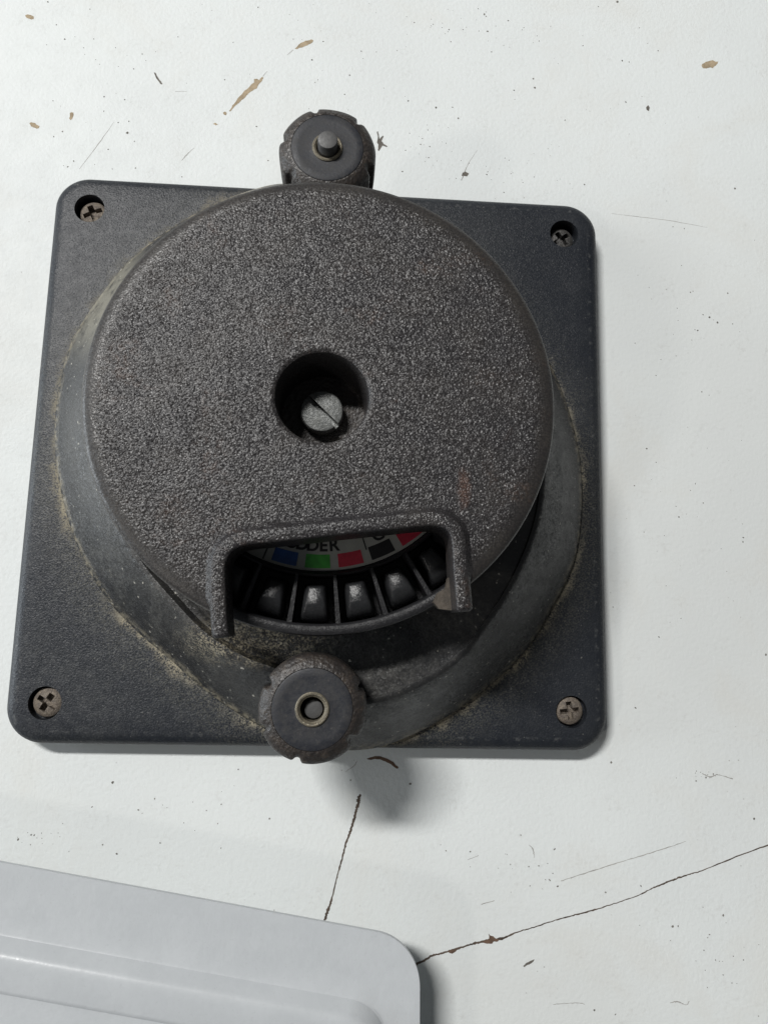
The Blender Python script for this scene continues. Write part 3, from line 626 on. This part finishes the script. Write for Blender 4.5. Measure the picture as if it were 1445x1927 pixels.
# raised U-shaped frame around the window
prof = [(-1.55, 33.6), (-1.5, 42.55), (-1.4, 42.85), (-1.1, 43.0), (0.0, 43.02), (1.0, 42.98), (1.35, 42.8), (1.6, 42.4), (2.3, 42.08), (3.0, 41.5), (1.9, 40.8), (1.6, 33.6)]
ns = normals2d(path)
rs = []
for (x, y), (nx, ny) in zip(path, ns):
    # the fillet onto the cover only exists where there is cover under it
    rr = math.hypot(x - AX[0], y - AX[1])
    f = max(0.0, min(1.0, (47.3 - rr) / 2.0))
    ring = []
    for d, z in prof:
        if d > 1.8: d = 1.78 + (d - 1.78) * f
        ring.append((x + nx * d, y + ny * d, z))
    rs.append(ring)
for e, k0 in ((0, 1), (-1, -1)):        # blunt, slightly rounded leg ends
    x, y = path[e]; nx, ny = ns[e]
    tx, ty = (ny, -nx) if e == -1 else (-ny, nx)
    end = [(x + nx * (d * 0.78 if d < 1.8 else 1.35) + tx * 0.5, y + ny * (d * 0.78 if d < 1.8 else 1.35) + ty * 0.5, z - (0.45 if z > 42 else 0)) for d, z in prof]
    if e == 0: rs.insert(0, end)
    else: rs.append(end)
bm = bmesh.new()
rings(bm, rs, True, True, True)
frame = link("window_frame", bm, 'frame', cover, sharp=60)

# remains of a moulded web at the foot of the right leg
link("broken_web", prism([(29.2, -33.5), (29.3, -41.2), (26.2, -40.9), (25.0, -39.6), (26.0, -37.6), (27.6, -36.6), (28.0, -34.5)], 33.8, 36.2), 'web', cover)

# slotted screw at the bottom of the well
scr = link("slotted_screw", lathe([(4.5, 27.2), (4.75, 29.0), (4.75, 30.7), (4.5, 31.1), (4.0, 31.25), (0.6, 31.3)], (AX[0] - 0.3, AX[1] + 0.2), 56, cap0=True, cap1=True), 'slot_screw', dev)
t = math.radians(-43); ux, uy = math.cos(t), math.sin(t)
poly = [(AX[0] - .3 + ux * sx * 6 - uy * sy * 0.55, AX[1] + .2 + uy * sx * 6 + ux * sy * 0.55) for sx, sy in ((-1, -1), (1, -1), (1, 1), (-1, 1))]
cut(scr, [link("cutter", prism(poly, 29.6, 34), 'slot_screw')])

# the two clamping knobs
def make_knob(cx, cy, notch, stud_z, label, seed):
    rnd = random.Random(seed)
    amp = [rnd.uniform(0.75, 1.2) for _ in notch]
    wid = [rnd.uniform(3.6, 5.6) for _ in notch]
    lump = [(rnd.uniform(-0.05, 0.05), rnd.uniform(2, 9), rnd.uniform(0, 6.28)) for _ in range(6)]
    def nd(a, deep):
        v = 0.0
        for q, w, m_ in zip(notch, wid, amp):
            d = abs((a - q + 180) % 360 - 180)
            v = max(v, m_ * math.exp(-(d / w) ** 4))
        return v * deep - sum(l * math.sin(round(f) * math.radians(a) + p) for l, f, p in lump)
    R0 = 11.3
    rows = [lambda a: (7.0, 19.2), lambda a: (R0 - 0.9 - nd(a, 1.5), 19.2), lambda a: (R0 - 0.1 - nd(a, 1.8), 20.2), lambda a: (R0 - nd(a, 1.8), 23.0), lambda a: (R0 - nd(a, 1.5), 28.5),
            lambda a: (R0 - 0.05 - nd(a, 1.25), 30.6), lambda a: (R0 - 0.25 - nd(a, 1.05), 31.3), lambda a: (R0 - 0.75 - nd(a, 0.75), 31.9), lambda a: (R0 - 1.7 - nd(a, 0.25), 32.5), lambda a: (8.8, 32.92), lambda a: (8.4, 32.98), lambda a: (8.25, 32.7), lambda a: (8.0, 32.5), lambda a: (3.6, 32.5), lambda a: (3.55, 26.0)]
    kb = link("clamping_knob", polar(rows, 200, (cx, cy), cap0=True, cap1=True), 'knob', dev, sharp=50)
    kb["label"] = label
    link("knob_face", lathe([(8.3, 32.3), (8.28, 33.0), (8.0, 33.12), (6.5, 33.05), (4.2, 32.95), (3.4, 33.0), (3.4, 32.3)], (cx, cy), 72, loop=True), 'face', kb)
    ins = link("threaded_insert", lathe([(3.55, 32.6), (3.5, 33.25), (3.25, 33.42), (2.95, 33.38), (2.8, 33.15), (2.65, 33.05), (2.5, 32.9), (2.45, 29.5), (3.55, 29.5)], (cx, cy), 56, loop=True), 'insert', kb)
    ofs = (0.12, 0.1) if stud_z > 33 else (0.22, -0.15)
    sr = 2.3 if stud_z > 33 else 2.0
    link("stud", lathe([(sr, 10.0), (sr, stud_z - 0.35), (sr - .15, stud_z - 0.08), (sr * .7, stud_z + 0.03), (0.3, stud_z)], (cx + ofs[0], cy + ofs[1]), 40, cap0=True, cap1=True), 'stud', kb)
    link("boss", lathe([(7.6, ZB - 2.5), (7.2, 17.8), (7.0, 19.3)], (cx, cy), 56, cap0=True, cap1=True), 'base', kb)
    return kb
make_knob(-0.5, 64.2, [-75, -20, 48, 108, 166, -142], 35.8, "upper clamping knob whose stud sticks out of its centre", 3)
make_knob(0.75, -61.9, [-105, -36, -158, 152, 24], 31.0, "lower clamping knob with a hollow brass centre", 8)

# ---------------------------------------------------------------- pale grey lacquered lid at the lower left, raised on its inner walls
lid = bpy.data.objects.new("metal_lid", None)
sc.collection.objects.link(lid)
lid["label"] = "pale grey lacquered metal lid with stepped rim and rounded corner, partly out of frame"
lid["category"] = "lid"
lid.empty_display_size = 0.02
ZL = 7.0
PROF = [(20, -ZP), (20, ZL - 1.4), (1.0, ZL - 1.4), (0.35, ZL - 1.5), (0.0, ZL - 1.1), (0.0, ZL - 0.12), (0.12, ZL), (2.0, ZL + 0.0), (10.0, ZL - 0.15), (14.4, ZL - 0.3), (14.9, ZL - 0.1), (16.9, ZL + 2.2), (17.35, ZL + 2.6), (17.9, ZL + 2.9), (18.6, ZL + 3.05), (19.4, ZL + 3.1),
        (24.2, ZL + 3.0), (24.8, ZL + 2.85), (25.3, ZL + 2.5), (26.3, ZL + 2.4), (28, ZL + 2.45), (34, ZL + 2.5), (46, ZL + 2.5)]
bm = bmesh.new()
# outline: two straight sides meeting at a rounded, slightly open corner; inset by d
def inset(d):
    u1 = Vector((0.9857, -0.1685)); u2 = Vector((0.012, -1.0)).normalized()
    n1 = Vector((u1.y, -u1.x)); n2 = Vector((u2.y, -u2.x))          # inward normals
    p1 = Vector((-27.2, -106.65)) + n1 * d; p2 = Vector((26.9, -138.0)) + n2 * (d * 0.5)
    cr = u1.x * u2.y - u1.y * u2.x
    t = ((p2.x - p1.x) * u2.y - (p2.y - p1.y) * u2.x) / cr
    c = p1 + u1 * t
    r = max(12.0 - 0.12 * d, 8.0)
    ang = math.acos(max(-1, min(1, u1.dot(u2))))
    tl = r * math.tan(ang / 2)
    s_ = c - u1 * tl
    o_ = s_ + n1 * r
    a0 = math.atan2(s_.y - o_.y, s_.x - o_.x)
    out = [tuple(c - u1 * (tl + 200 * (1 - k / 10))) for k in range(10)]
    out += [(o_.x + r * math.cos(a0 - ang * k / 16), o_.y + r * math.sin(a0 - ang * k / 16)) for k in range(17)]
    out += [tuple(c + u2 * (tl + 110 * k / 8)) for k in range(1, 9)]
    return out
rs = [[(x, y, z) for x, y in inset(d)] for d, z in PROF]
rings(bm, rs, False)
bm.verts.ensure_lookup_table()
n = len(inset(0))
last = [bm.verts[(len(PROF) - 1) * n + i] for i in range(n)]
far = bm.verts.new((-180, -245, ZL + 2.5))
bm.faces.new(last + [far])
bmesh.ops.remove_doubles(bm, verts=bm.verts, dist=0.01)
link("lid_panel", bm, 'tray', lid, sharp=24)
bm = bmesh.new()
rings(bm, [[(x, y, -ZP) for x, y in inset(22)], [(x, y, ZL + 1.5) for x, y in inset(22)]], False)
link("lid_wall", bm, 'tray', lid)
